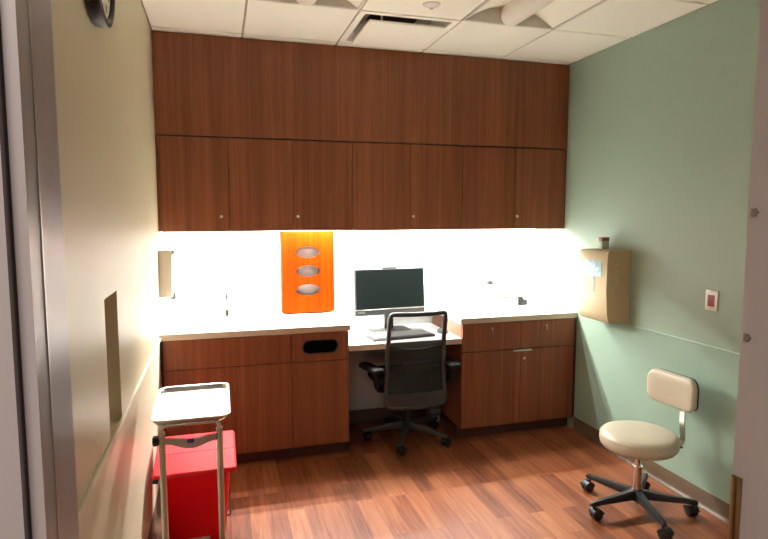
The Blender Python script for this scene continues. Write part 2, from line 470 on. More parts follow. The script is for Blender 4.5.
c = thing('base_cabinet', 'wood base cabinet with two drawers over two doors between desk and green wall', 'cabinet', (1.995, 0, 0))
m = MB(); m.box(.001, W - 2.0, .021, YB - .03, .098, .86); m.build('body', M['wood'], c, smooth=0)
m = MB(); m.box(.0215, .9, .0195, .0208, .10, .858); m.build('seam_backing', M['carcass'], c, smooth=0)
m = MB(); m.box(.002, W - 2.001, .085, .105, .0, .0975); m.build('toe_kick', M['wood_dark'], c, smooth=0)
wd = W - .004 - 1.995
for a, b, lx in ((.0015, .465, .233), (.465, wd - .02, .672)):
    m = MB(); m.box(a + .0022, b - .0022, .001, .020, .657, .857, .001, 1); dr = m.build('drawer', M['wood'], c, smooth=0)
    m = MB(); screw_lock(m, lx, .001, .818, .009); m.box(lx - .0025, lx + .0025, -.012, -.003, .788, .818, .001); m.build('lock', M['satin'], dr)
for a, b in ((.0015, .465), (.465, wd - .02)):
    m = MB(); m.box(a + .0022, b - .0022, .001, .020, .098, .6515, .001, 1); dr = m.build('door', M['wood'], c, smooth=0)
    if a > .4:
        m = MB(); screw_lock(m, .497, .001, .583); m.build('lock', M['satin'], dr)
m = MB(); m.box(.398, .548, -.014, .004, .650, .655, .001); m.box(.398, .548, -.014, -.011, .640, .655, .001); m.build('edge_pull', M['satin'], c)
m = MB(); m.box(wd - .020, wd - .001, .004, .0205, .098, .859); m.build('filler_strip', M['carcass'], c, smooth=0)

# countertops
def top_slab(name, lab, x0, x1, z, hole=None, th=.04, yb=YB - .0085):
    c = thing(name, lab, 'countertop', (x0, 0, z - th))
    w = x1 - x0
    m = MB()
    loops = [rect(0, w, .0025, yb)]
    if hole: loops.append([(p[0] - x0, p[1]) for p in hole])
    m.plate(loops, lambda u, v: Vector((u, v, .0004)), (0, 0, th - .0004))
    m.build('top', M['counter'], c, smooth=30)
    m = MB(); m.box(0, w, 0, .003, 0.0002, th - .002, .0005, 1); m.build('front_edge', M['counter_edge'], c, smooth=0)
    return c
hole = list(reversed(rrect(.46, .34, .07, 8, .41, .29)))
ct = top_slab('sink_countertop', 'white countertop with built-in sink left of the desk', 0.001, 1.190, .90, hole)
m = MB()
rings = []
for ins, z in ((-.004, .0385), (0, .030), (.01, -.08), (.03, -.105), (.10, -.115), (.15, -.117)):
    rings.append([Vector((x - .001, y, z)) for x, y in rrect(.46 - 2 * ins, .34 - 2 * ins, max(.02, .07 - ins * .2), 8, .41, .29)])
m.loft(rings, cap=False); m.bm.faces.new([v for v in m.bm.verts][-len(rings[0]):])
so = m.build('sink_basin', M['counter'], ct, smooth=60)
m = MB(); m.lathe([(.03, 0), (.032, .003), (.02, .004), (.012, .002)], 24, Matrix.Translation((.409, .29, -.117))); m.build('drain', M['chrome'], so)
top_slab('corner_countertop', 'white countertop right of the desk against the green wall', 1.985, W - .002, .90)
dk = thing('desk_top', 'low white desk surface set between the two base cabinets', 'desk', (1.1785, 0, .72))
m = MB(); m.box(0, .8145, .003, YB - .009, .0005, .04, .001, 1); m.build('top', M['counter'], dk, smooth=0)
m = MB(); m.box(0, .8145, 0, .0032, 0, .038, .0005, 1); m.build('front_edge', M['counter_edge'], dk, smooth=0)
m = MB(); m.box(0.0, .8145, .55, .569, -.10, .0); m.build('support_rail', M['carcass'], dk, smooth=0)

# faucet
f = thing('faucet', 'slim chrome gooseneck faucet at the back of the left countertop', 'faucet', (.405, .53, .90))
m = MB(); m.lathe([(.026, 0), (.026, .006), (.018, .012), (.014, .05), (.012, .055)], 24); m.build('base', M['dsteel'], f)
m = MB(); m.tube([(0, 0, .05), (0, 0, .13)] + arc((0, 0, .13), (0, 0, .215), (0, -.07, .215), 8)[1:] + arc((0, -.07, .215), (0, -.135, .215), (0, -.135, .15), 8)[1:], .0085, 14)
m.build('spout', M['dsteel'], f)
m = MB(); m.tube([(.012, 0, .035), (.05, 0, .045), (.075, -.005, .065)], [.006, .005, .004], 10); m.build('lever', M['dsteel'], f)

# glove dispenser ---------------------------------------------------------------
g = thing('glove_dispenser', 'orange-lit wood glove box holder with three oval openings under the cabinets', 'glove dispenser', (.80, .50, .912))
gw, gh = .380, .596
m = MB()
ov = [(.187, .443), (.187, .304), (.187, .165)]
m.plate([rect(0, gw, 0, gh)] + [list(reversed(ellipse(x, z, .088, .043))) for x, z in ov], lambda u, v: Vector((u, 0, v)), (0, .016, 0))
m.build('front_panel', M['wood_orange'], g, smooth=30)
m = MB(); m.box(0, .014, .0165, .111, 0, gh); m.box(gw - .014, gw, .0165, .111, 0, gh); m.box(.0145, gw - .0145, .0165, .111, 0, .014)
m.build('box_body', M['wood_orange'], g, smooth=0)
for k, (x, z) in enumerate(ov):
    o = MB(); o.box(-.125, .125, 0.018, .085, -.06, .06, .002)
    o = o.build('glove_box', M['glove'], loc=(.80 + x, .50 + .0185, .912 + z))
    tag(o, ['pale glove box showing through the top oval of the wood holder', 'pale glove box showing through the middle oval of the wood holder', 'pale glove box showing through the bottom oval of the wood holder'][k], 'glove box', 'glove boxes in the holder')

# under-cabinet lights
LED = []
PW = 1.0
def strip(x0, x1, y, z, lab, energy, baffle=False):
    t = thing('under_cabinet_light', lab, 'light', ((x0 + x1) / 2, y, z), 0, 'strip lights under the wall cabinets')
    w = (x1 - x0) / 2
    m = MB(); m.box(-w, w, -.009, .009, -.012, .0, .002); m.build('housing', M['white'], t)
    m = MB(); m.box(-w + .01, w - .01, -.007, .007, -.0145, -.0125); m.build('diffuser', M['led'], t, smooth=0)
    if baffle: m = MB(); m.box(-w - .01, w + .01, .0095, .0115, -.0265, -.001); m.build('baffle', M['white'], t, smooth=0)
    L = bpy.data.lights.new('led_strip', 'AREA'); L.shape = 'RECTANGLE'; L.size = x1 - x0 - .02; L.size_y = .012
    L.energy = energy * (x1 - x0); L.color = (1.0, .975, .92)
    lo = bpy.data.objects.new('led_strip', L); COL.objects.link(lo); lo.location = ((x0 + x1) / 2, y, z - .017)
E1, E2 = 28.5, 4.5
for (x0, x1, nm, yr, k) in ((.06, .77, 'left end of the sink counter', .42, 1), (.815, 1.175, 'glove dispenser', .476, 2.4), (1.22, 1.68, 'monitor', .42, 1), (1.72, 2.44, 'desk and corner counter', .49, 1), (2.53, 2.88, 'corner by the green wall', .53, .65)):
    strip(x0, x1, yr, 1.634, 'white strip light deep under the wall cabinets, over the ' + nm, E1 * k, yr in (.42, .49))
    strip(x0, x1, .229, 1.5495, 'white strip light behind the wall cabinet doors, over the ' + nm, E2 * (.3 if x0 > 2.5 else 1))

# ------------------------------------------------------------------ on the desk
mo = thing('computer_monitor', 'black all-in-one monitor with a webcam bump standing on the desk', 'monitor', (1.588, .40, .76), radians(4))
def tilt(z, a=radians(5)): return Matrix.Translation((0, 0, z)) @ Matrix.Rotation(-a, 4, 'X')
T = tilt(.298)
m = MB(); m.box(-.276, .276, 0, .035, -.174, .170, .004, 2, T); m.build('housing', M['blackm'], mo)
m = MB(); m.box(-.270, .270, -.003, .002, -.124, .165, .001, 1, T); m.build('screen', M['screen'], mo)
m = MB(); m.box(-.2755, .2755, -.004, .002, -.133, -.127, .001, 1, T); m.build('trim_strip', M['satin'], mo)
m = MB()
x = -.262
for wd_ in (.012, .009, .010, .009, .010, .009):
    m.box(x, x + wd_ - .0025, -.0015, .002, -.152, -.142, 0, 1, T); x += wd_
m.build('logo', M['satin'], mo, smooth=0)
m = MB(); m.box(-.055, .055, .002, .03, .168, .183, .004, 2, T); wc = m.build('webcam', M['black'], mo)
m = MB(); m.box(-.035, .035, .030, .058, .012, .33, .004); m.build('stand_neck', M['blackm'], mo)
m = MB(); m.loft([[Vector((x_, y_, z_)) for x_, y_ in rrect(.30 - i_, .20 - i_, .03, 6, 0, .02)] for z_, i_ in ((0, 0), (.008, 0), (.012, .012))]); m.build('stand_foot', M['blackm'], mo)

kb = thing('keyboard', 'dark grey keyboard lying on the desk in front of the monitor', 'keyboard', (1.588, .185, .76), radians(8))
m = MB(); m.box(-.238, .238, -.100, .100, 0, .016, .003); m.build('case', M['blackm'], kb)
m = MB()
for r_ in range(5):
    y = -.072 + r_ * .033
    n_ = 15 if r_ else 9
    for k in range(18):
        x = -.222 + k * .0247
        if r_ == 0 and 4 <= k <= 8: continue
        m.box(x, x + .0205, y - .0135, y + .0140, .0155, .0225, .002, 1)
m.box(-.222 + 4 * .0247, -.222 + 9 * .0247 - .004, -.0855, -.058, .0155, .0225, .002, 1)
m.build('keys', M['grey'], kb)

ms = thing('computer_mouse', 'small grey mouse beside the keyboard near the orange-lit cabinet side', 'mouse', (1.935, .215, .76), radians(8))
m = MB()
m.loft([[Vector((x_, y_, z_)) for x_, y_ in rrect(.062 * s_, .105 * s_, .028 * s_, 6)] for z_, s_ in ((0, .95), (.008, 1), (.020, .95), (.029, .78), (.034, .45))])
m.build('shell', M['grey'], ms, smooth=60)
m = MB(); m.cyl((-.004, .028, .031), (.004, .028, .031), .006, None, 14); m.build('scroll_wheel', M['black'], ms)

cb = MB(); P = [Vector(p) for p in ((1.395, .52, .764), (1.385, .50, .80), (1.395, .46, .83), (1.405, .42, .82), (1.41, .39, .785), (1.40, .37, .764), (1.37, .36, .764))]
def smooth_path(P, n=5):
    out = []
    Q = [P[0]] + list(P) + [P[-1]]
    for i in range(1, len(Q) - 2):
        a, b, c_, d_ = Q[i - 1], Q[i], Q[i + 1], Q[i + 2]
        for k in range(n):
            t_ = k / n
            out.append(.5 * ((2 * b) + (c_ - a) * t_ + (2 * a - 5 * b + 4 * c_ - d_) * t_ * t_ + (-a + 3 * b - 3 * c_ + d_) * t_ ** 3))
    out.append(P[-1]); return out
cb.tube(smooth_path(P), .003, 8)
tag(cb.build('cable', M['grey']), 'thin looping cable behind the keyboard at the monitor stand', 'cable')

# ------------------------------------------------------------------ corner counter devices
sc_ = thing('label_printer', 'white tabletop device with a slot on the corner countertop', 'printer', (2.565, .44, .90))
m = MB(); m.box(-.072, .072, -.075, .075, 0, .078, .008); m.build('body', M['white'], sc_)
m = MB(); m.box(-.074, .074, -.077, .077, .081, .100, .007); m.build('lid', M['white'], sc_)
m = MB(); m.box(-.066, .066, -.070, .070, .0775, .0815); m.build('paper_slot', M['dgrey'], sc_, smooth=0)
so = thing('hand_scanner', 'small scanner with dark head standing behind the white tabletop device', 'scanner', (2.53, .555, .90))
m = MB(); m.lathe([(.04, 0), (.04, .008), (.012, .016), (.008, .03)], 24); m.build('base', M['white'], so)
m = MB(); m.tube(smooth_path([Vector((0, 0, .028)), Vector((.03, 0, .10)), Vector((.02, 0, .15)), Vector((-.045, -.02, .175))]), .006, 10); m.build('neck', M['white'], so)
m = MB(); m.loft([[Vector((-.080, -.025 + a, .18 + b)) for a, b in rrect(.040, .036, .010, 4)], [Vector((-.040, -.02 + a, .178 + b)) for a, b in rrect(.034, .030, .010, 4)]]); m.build('head', M['black'], so)
tp = thing('tape_dispenser', 'small dark grey block with a looped end beside the white tabletop device', 'tape dispenser', (2.715, .45, .90))
m = MB(); m.box(-.040, .040, -.022, .022, 0, .042, .004); m.box(-.040, .0, -.02, .02, .038, .068, .005); m.build('body', M['dgrey'], tp)
m = MB(); m.tube([Vector((.040 + .030 * cos(a), 0, .040 + .022 * sin(a))) for a in [2 * pi * k / 20 for k in range(20)]], .004, 8, True); m.build('loop', M['dgrey'], tp)

# ------------------------------------------------------------------ task chair
def caster(dx, dy, ang, top):
    """twin-wheel caster with its stem at (dx, dy)"""
    m = MB(); u = Vector((cos(ang), sin(ang), 0)); v = Vector((-sin(ang), cos(ang), 0))
    c0 = Vector((dx, dy, .029)) + u * .014
    for s in (-1, 1):
        m.loft([[c0 + v * (s * q) + u * (r * cos(2 * pi * k / 20)) + Vector((0, 0, r * sin(2 * pi * k / 20))) for k in range(20)] for q, r in ((.004, .026), (.008, .029), (.021, .029), (.025, .022))])
    hood = []
    for q in (-.0265, .0265):
        hood.append([c0 + v * q + u * (rr * cos(a)) + Vector((0, 0, rr * sin(a))) for rr, aa in ((.033, range(0, 13)), (.024, range(12, -1, -1))) for a in [radians(10 + 160 * k / 12) for k in aa]])
    m.loft(hood)
    m.cyl(Vector((dx, dy, .050)), Vector((dx, dy, top)), .0075, None, 12)
    return m

def star_base(t, R, a0, zh, zt, mat, hub_r, wid=.045, cast='caster'):
    m = MB(); m.lathe([(hub_r * .8, zh - .045), (hub_r, zh - .03), (hub_r, zh + .012), (hub_r * .75, zh + .022)], 28); m.build('hub', mat, t)
    for k in range(5):
        a = a0 + 2 * pi * k / 5
        u = Vector((cos(a), sin(a), 0)); v = Vector((-sin(a), cos(a), 0))
        m = MB(); rings = []
        for r, w, h, zc in ((hub_r * .55, wid * 1.0, .050, zh - .008), (R * .45, wid * .80, .036, zh - .013), (R * .85, wid * .62, .026, zt + .004), (R + .012, wid * .56, .024, zt), (R + .022, wid * .36, .016, zt - .002)):
            rings.append([u * r + v * (w * p * .5) + Vector((0, 0, zc + h * q * .5)) for p, q in ((-1, -1), (1, -1), (1, .3), (.62, 1), (-.62, 1), (-1, .3))])
        m.loft(rings); lg = m.build('leg', mat, t, smooth=30)
        ca = a + [2.3, 1.2, 3.0, .6, 2.0][k]
        caster(u.x * R, u.y * R, ca, zt - .006).build(cast, M['black'], lg)

ch = thing('office_chair', 'black mesh-back office chair on casters tucked under the desk', 'office chair', (1.65, .18, 0), 0)
star_base(ch, .298, radians(-118), .115, .078, M['blackm'], .045)
m = MB(); m.cyl((0, 0, .12), (0, 0, .30), .026, None, 20); m.cyl((0, 0, .30), (0, 0, .40), .016, None, 20); m.build('gas_column', M['black'], ch)
m = MB(); m.box(-.085, .085, -.12, .12, .385, .425, .012); m.tube([(.08, -.03, .40), (.16, -.03, .40), (.20, -.03, .395)], .006, 8); m.build('mechanism', M['black'], ch)
m = MB()
def seat_ring(z, ins, dip=0): return [Vector((x, y, z - (.02 if y > .18 else 0) * 0)) for x, y in rrect(.49 - ins * 2, .44 - ins * 2, .10, 8, 0, .07)]
m.loft([seat_ring(.427, .02), seat_ring(.435, 0), seat_ring(.465, 0), seat_ring(.483, .012), seat_ring(.490, .04), seat_ring(.487, .12)])
m.build('seat', M['dfab'], ch, smooth=60)
# back: profile follows the seat back, gently curved, leaning away from the desk
BY, BZ0, BZ1 = -.235, .312, .965
def bpt(s, t_):
    """s -1..1 across, t 0..1 up"""
    hw = .218 - .018 * t_ - .004 * sin(pi * t_)
    z = BZ0 + (BZ1 - BZ0) * t_
    y = BY + .055 * sin(pi * min(1, t_ * 1.1)) * .8 - .05 * t_ - .05 * (s * s - 1) * -1 * -1
    y = BY + .035 * sin(pi * t_) - .045 * t_ + .045 * (s * s)
    return Vector((s * hw, y, z))
# frame rim: a swept flat tube round the outline
def rim_path():
    p = []
    n = 14; c = .09
    for k in range(n + 1): p.append((-1, c + (1 - 2 * c * .5 - c * .5) * k / n))
    return p
path = []
def corner(s0, t0, s1, t1, sc1, tc1, n=5):
    return [((1 - k / n) ** 2 * s0 + 2 * (k / n) * (1 - k / n) * sc1 + (k / n) ** 2 * s1, (1 - k / n) ** 2 * t0 + 2 * (k / n) * (1 - k / n) * tc1 + (k / n) ** 2 * t1) for k in range(n + 1)]
path += [(-1, .10 + .83 * k / 12) for k in range(13)]
path += corner(-1, .94, -.86, 1, -1, 1)
path += [(-.8 + 1.6 * k / 8, 1) for k in range(9)]
path += corner(.86, 1, 1, .94, 1, 1)
path += [(1, .93 - .83 * k / 12) for k in range(13)]
path += corner(1, .07, .80, 0, 1, 0)
path += [(.75 - 1.5 * k / 6, 0) for k in range(7)]
path += corner(-.80, 0, -1, .07, -1, 0)
m = MB(); m.tube([bpt(s, t_) for s, t_ in path], .0165, 10, True); m.build('back_frame', M['blackm'], ch, smooth=60)
def sheet(name, mat, s0, s1, tlo, thi, off, thick, nx=14, ny=14):
    m = MB(); bm = m.bm
    def grid(o):
        return [[bm.verts.new(bpt(s0 + (s1 - s0) * i / nx, tlo(s0 + (s1 - s0) * i / nx) + (thi(s0 + (s1 - s0) * i / nx) - tlo(s0 + (s1 - s0) * i / nx)) * j / ny) + Vector((0, o, 0))) for i in range(nx + 1)] for j in range(ny + 1)]
    A = grid(off); 
    for j in range(ny):
        for i in range(nx): bm.faces.new((A[j][i], A[j][i + 1], A[j + 1][i + 1], A[j + 1][i]))
    if thick:
        B = grid(off + thick)
        for j in range(ny):
            for i in range(nx): bm.faces.new((B[j][i], B[j + 1][i], B[j + 1][i + 1], B[j][i + 1]))
        for j in range(ny):
            bm.faces.new((A[j][0], A[j + 1][0], B[j + 1][0], B[j][0])); bm.faces.new((A[j][nx], B[j][nx], B[j + 1][nx], A[j + 1][nx]))
        for i in range(nx):
            bm.faces.new((A[0][i], B[0][i], B[0][i + 1], A[0][i + 1])); bm.faces.new((A[ny][i], A[ny][i + 1], B[ny][i + 1], B[ny][i]))
    return m.build(name, mat, ch, smooth=60)
sheet('mesh_back', M['mesh'], -.97, .97, lambda s: .02, lambda s: .985, .004, 0)
sheet('back_cover', M['dfab'], -.955, .955, lambda s: .06, lambda s: .62 + .035 * s * s, .010, .014)
sheet('lower_shell', M['dgrey'], -.97, .97, lambda s: .0, lambda s: .15, -.012, .012)
sheet('lumbar_bar', M['black'], -.80, .80, lambda s: .415, lambda s: .44, -.012, .012)
sheet('lumbar_pad', M['dfab'], -.5, .5, lambda s: .375, lambda s: .49, -.006, .008)
for s in (-1, 1):
    m = MB(); m.tube(smooth_path([Vector((s * .05, -.10, .40)), Vector((s * .05, -.17, .40)), Vector((s * .05, -.192, .45))]), .014, 10); m.build('back_support', M['black'], ch)
for s in (-1, 1):
    m = MB()
    pts = smooth_path([Vector((s * .10 - .01, -.05, .405)), Vector((s * .215 - .015, -.09, .41)), Vector((s * .258 - .011, -.15, .45)), Vector((s * .276 - .014, -.185, .53)), Vector((s * .278 - .016, -.19, .585))], 5)
    rings = []
    for i, p in enumerate(pts):
        tdir = (pts[min(i + 1, len(pts) - 1)] - pts[max(i - 1, 0)]).normalized()
        nrm = tdir.cross(Vector((0, 1, 0))).normalized()
        rings.append([p + nrm * (a * .013) + Vector((0, b * .036, 0)) for a, b in ((-1, -.8), (-.6, -1), (.6, -1), (1, -.8), (1, .8), (.6, 1), (-.6, 1), (-1, .8))])
    m.loft(rings); ar = m.build('armrest', M['armpad'], ch, smooth=50)
    Q = Matrix.Translation(((s * .297 - .02) if s < 0 else .255, -.18, 0)) @ Matrix.Rotation(radians(14 if s < 0 else 0), 4, 'Z')
    m = MB(); m.loft([[Vector((x, y, z)) for x, y in rrect(.085 - i_, .250 - i_, .03, 6)] for z, i_ in ((.578, .02), (.585, 0), (.602, 0), (.611, .016))], mat=Q); m.build('arm_pad', M['armpad'], ar, smooth=60)

pb = thing('power_adapter_box', 'small grey box with a pale blue label on floor beneath the desk', 'power box', (1.947, .42, 0))
m = MB(); m.box(-.045, .045, -.04, .04, 0, .14, .006); m.build('case', M['grey'], pb)
m = MB(); m.box(-.030, .035, -.043, -.039, .025, .07, .002); m.build('label_plate', M['paleblue'], pb, smooth=0)
m = MB(); m.box(-.04, .04, -.0425, -.039, .09, .125, .002); m.build('top_plate', M['label'], pb, smooth=0)

# ------------------------------------------------------------------ exam stool
sx, sy = 2.545, -1.14
stl = thing('exam_stool', 'round beige vinyl stool with small backrest and black five-star base by green wall', 'stool', (sx, sy, 0), 0)
star_base(stl, .285, radians(40), .105, .085, M['black'], .036, .044)
m = MB(); m.lathe([(.012, .035), (.012, .06)], 16); m.cyl((0, 0, .10), (0, 0, .24), .0245, None, 24); m.cyl((0, 0, .24), (0, 0, .255), .028, None, 24); m.cyl((0, 0, .255), (0, 0, .36), .017, None, 20)
m.build('column', M['chrome'], stl)
m = MB(); m.lathe([(.15, .355), (.15, .362), (.05, .362)], 32); m.box(-.03, .25, -.025, .025, .3485, .3545, .001, 1, Matrix.Rotation(radians(-8), 4, 'Z')); m.build('seat_plate', M['blackm'], stl)
m = MB()
prof = [(.170, .3605), (.188, .365), (.198, .378), (.202, .395), (.202, .415), (.199, .430), (.190, .441), (.172, .448), (.12, .452), (.05, .454), (.005, .454)]
m.lathe(prof, 56); m.build('seat', M['vinyl'], stl, smooth=60)
m = MB(); m.loft([[Vector((r * cos(2 * pi * k / 56), r * sin(2 * pi * k / 56), z)) for k in range(56)] for r, z in ((.1995, .4275), (.2015, .4295), (.1995, .4320))], False); 
m.build('seat_piping', M['vinyl'], stl, smooth=60)
da = radians(5); dv = Vector((cos(da), sin(da), 0)); wv = Vector((-sin(da), cos(da), 0))
m = MB()
dq = Vector((cos(radians(-8)), sin(radians(-8)), 0))
pts = [dq * .16 + Vector((0, 0, .350))] + [Vector(p) for p in arc(dq * .215 + Vector((0, 0, .350)), dq * .262 + Vector((0, 0, .350)), dq * .262 + Vector((0, 0, .40)), 6)] + [dq * .256 + Vector((0, 0, .48)), dq * .254 + Vector((0, 0, .60)), dq * .262 + Vector((0, 0, .67))]
rings = []
for i, p in enumerate(pts):
    tdir = (pts[min(i + 1, len(pts) - 1)] - pts[max(i - 1, 0)]).normalized(); nrm = tdir.cross(wv).normalized()
    rings.append([p + nrm * (a * .005) + wv * (b * .017) for a, b in ((-1, -.9), (-.5, -1), (.5, -1), (1, -.9), (1, .9), (.5, 1), (-.5, 1), (-1, .9))])
m.loft(rings); m.build('back_stem', M['chrome'], stl, smooth=50)
bc = dv * .247 + Vector((0, 0, .655))
def cush(w, h, r, d0, dome=0):
    return [(bc + wv * x + Vector((0, 0, z)) + dv * (d0 - .35 * (-1) * x * x * -1), x, z) for x, z in rrect(w, h, r, 8)]
def cring(w, h, r, d0): return [bc + wv * x + Vector((0, 0, z)) + dv * (d0 - .9 * x * x) for x, z in rrect(w, h, r, 8)]
m = MB(); m.loft([cring(.300, .168, .050, .014), cring(.318, .186, .056, .006), cring(.322, .190, .058, -.010), cring(.312, .180, .054, -.022), cring(.285, .153, .045, -.029), cring(.20, .08, .03, -.031)]); m.build('backrest', M['vinyl'], stl, smooth=60)
m = MB(); m.loft([cring(.310, .178, .052, .0145), cring(.316, .184, .054, .019), cring(.300, .168, .050, .026), cring(.20, .08, .03, .028)]); m.build('backrest_shell', M['vinyl_back'], stl, smooth=60)

# ------------------------------------------------------------------ red bin
bn = thing('waste_bin', 'red step-on waste bin with lid behind the instrument stand', 'waste bin', (.225, -.70, 0))
m = MB()
m.loft([[Vector((x, y, z)) for x, y in rrect(w_, d_, r_, 6, 0, 0)] for z, w_, d_, r_ in ((.0, .262, .235, .03), (.02, .272, .245, .035), (.36, .330, .320, .035), (.375, .346, .336, .035), (.395, .346, .336, .035))])
m.build('body', M['red'], bn, smooth=50)
m = MB()
def lidz(y, z): return z + .042 * min(1, max(0, (y + .186) / .15)) + .010 * min(1, max(0, (y + .02) / .2))
rings = []
for z, ins in ((.381, .0), (.388, -.002), (.397, .0), (.401, .005)):
    rings.append([Vector((x, y, (z if z < .385 else lidz(y, z)))) for x, y in
                  [p for p in rrect(.386 - 2 * ins, .372 - 2 * ins, .022, 5)]])
m.loft(rings, cap=False)
ins = .005
for y0, y1 in ((-.181, -.038), (-.034, .181)):
    m.loft([[Vector((x, y, lidz(y, .401 - dz))) for y in (y0, y1)] + [Vector((x, y, lidz(y, .401 - dz) - .012)) for y in (y1, y0)] for x, dz in ((-.186, .0), (.186, .0))])
m.box(-.18, .18, -.06, -.01, .415, .430)
m.build('lid', M['redlid'], bn, smooth=30)
m = MB(); m.loft([[Vector((x, y, z)) for x in (-.06, .06)] + [Vector((x, y, z + .012)) for x in (.06, -.06)] for y, z in ((-.10, .02), (-.15, .03), (-.195, .034))]); m.build('foot_pedal', M['offwhite'], bn)
for s in (-1, 1):
    m = MB(); m.tube([Vector((s * (.150 + .012 * sin(a)), -.06 + .008 * cos(a), .115 + .014 * cos(a))) for a in [pi * 2 * k / 16 for k in range(16)]], .0035, 8, True); m.build('side_ring', M['blackm'], bn)
m = MB(); m.box(-.190, -.165, -.19, -.165, .365, .388, .004); m.build('hinge_clip', M['black'], bn)

# ------------------------------------------------------------------ instrument stand and tray
SY = -1.372; HX = .1075; TX = .2395
sd = thing('instrument_stand', 'double-post steel stand holding the tray in front of the red bin', 'stand', (TX, SY, 0))
for s in (-1, 1):
    m = MB(); m.cyl((s * HX, 0, .055), (s * HX, 0, .785), .0125, None, 20); m.cyl((s * HX, 0, .780), (s * HX, 0, .790), .0138, .0125, 20); m.build('post', M['satin'], sd)
m = MB()
inner = [Vector((-HX, 0, .70)), Vector((-HX, 0, .792))] + arc((-HX, 0, .792), (-HX, 0, .814), (-HX + .02, 0, .8145), 6)[1:] + arc((HX - .02, 0, .8145), (HX, 0, .814), (HX, 0, .792), 6) + [Vector((HX, 0, .70))]
m.tube(inner, .0075, 12); m.build('lift_frame', M['chrome'], sd)
m = MB()
ring = [Vector((x, y + .215, .8155)) for x, y in rrect(.255, .415, .03, 6)]
m.tube(ring, .0055, 10, True); m.build('tray_ring', M['chrome'], sd)
m = MB()
n = 12
m.loft([[Vector((-HX + .012 + (2 * HX - .024) * k / n, yy, .742 + dz + (.012 * cos(2 * pi * k / n) if dz < 0 else .006 * cos(2 * pi * k / n)))) for yy, dz in ((-.012, .018), (.004, .018), (.004, -.012), (-.012, -.012))] for k in range(n + 1)])
br_ = m.build('bracket', M['satin'], sd, smooth=40)
m = MB(); m.box(-.014, .012, -.0145, -.0115, .741, .757, .002); m.build('emblem', M['blue'], br_, smooth=0)
m = MB()
for k in range(1): 
    m.loft([[Vector((-HX - xx, rr * cos(2 * pi * j / 24) * (1 + .12 * cos(6 * 2 * pi * j / 24)), .757 + rr * sin(2 * pi * j / 24) * (1 + .12 * cos(6 * 2 * pi * j / 24)))) for j in range(24)] for xx, rr in ((.010, .008), (.014, .018), (.030, .018), (.034, .013))])
m.build('knob', M['black'], sd, smooth=40)
m = MB(); m.box(-HX - .02, HX + .02, -.02, .02, .035, .065, .008); m.build('base_bar', M['satin'], sd)
for s in (-1, 1):
    m = MB(); m.tube([(s * HX, -.10, .05), (s * HX, .40, .05)], .014, 14); lg = m.build('leg', M['satin'], sd)
    for yy in (-.09, .39): caster(s * HX, yy, .9, .045).build('caster', M['black'], lg)

ty = thing('instrument_tray', 'shallow stainless steel instrument tray lying on the double-post stand', 'tray', (TX, SY + .215, .8215))
m = MB()
rr_ = lambda w, h, z, r: [Vector((x, y, z)) for x, y in rrect(w, h, r, 8)]
tw, tl = .305, .465
rings = [rr_(tw - .05, tl - .05, 0, .030), rr_(tw - .026, tl - .026, .003, .035), rr_(tw - .020, tl - .020, .017, .036), rr_(tw, tl, .019, .040), rr_(tw, tl, .0165, .040),
         rr_(tw + .001, tl + .001, .0205, .040), rr_(tw - .019, tl - .019, .0188, .036), rr_(tw - .028, tl - .028, .0045, .034), rr_(tw - .052, tl - .052, .0015, .030)]
rings = [rr_(tw - .05, tl - .05, 0, .030), rr_(tw - .026, tl - .026, .003, .035), rr_(tw - .018, tl - .018, .016, .036), rr_(tw - .002, tl - .002, .0165, .040), rr_(tw, tl, .018, .040), rr_(tw - .002, tl - .002, .0195, .040),
         rr_(tw - .020, tl - .020, .0185, .036), rr_(tw - .030, tl - .030, .0045, .034), rr_(tw - .052, tl - .052, .0015, .030)]
m.loft(rings); m.build('pan', M['steel'], ty, smooth=50)

# ------------------------------------------------------------------ wall things
ds = thing('paper_towel_dispenser', 'beige paper towel dispenser with pale blue window on the green wall', 'towel dispenser', (W, -.40, .925))
m = MB()
# bowed front: section in plan, lofted up
def tsec(z, k=0, w=.30, dep=.178):
    p = []
    for i in range(13):
        s = -1 + 2 * i / 12
        p.append(Vector((-dep - .012 * (1 - s * s) + k, s * w / 2, z)))
    return [Vector((0, -w / 2 + .008, z))] + p + [Vector((0, w / 2 - .008, z))]
m.loft([tsec(0, .035), tsec(.012, .022), tsec(.06, .010), tsec(.20, .0), tsec(.40, .0), tsec(.452, .004), tsec(.466, .012), tsec(.470, .03)])
m.build('cover', M['beige'], ds, smooth=35)
m = MB(); m.box(-.014, 0, -.153, .153, -.004, .474, .003); m.build('back_plate', M['beige'], ds)
m = MB()
xw = lambda y: -.178 - .012 * (1 - (y / .15) ** 2)
def win(y0, y1, z0, z1, o, n=8):
    pts = [(y0 + (y1 - y0) * i / n) for i in range(n + 1)]
    return [[Vector((xw(y) - o, y, z)) for y in pts] + [Vector((xw(y) + .004, y, z)) for y in reversed(pts)] for z in (z0, z1)]
m.loft(win(-.105, .075, .300, .405, .0022)); m.build('window', M['paleblue'], ds, smooth=0)
m = MB(); m.loft(win(-.040, -.012, .195, .2995, .0022, 3)); m.build('window_slot', M['greyblue'], ds, smooth=0)
m = MB()
for k, kind in enumerate((0, 1, 1, 2)):
    z = .375 - k * .042
    x0, x1 = -.112, -.084
    if kind == 0: P = [(x1, z + .012), (x0, z + .012), (x0, z - .010)]
    elif kind == 1: P = [(x0 + .014 + .014 * cos(a), z + .013 * sin(a)) for a in [radians(20 + 250 * j / 12) for j in range(13)]]
    else: P = [(x1, z + .010), (x0 + .008, z + .012), (x0, z), (x0, z - .014)]
    m.tube([Vector((x, -.150, zz)) for x, zz in P], .0025, 6)
m.build('embossed_mark', M['emboss'], ds)
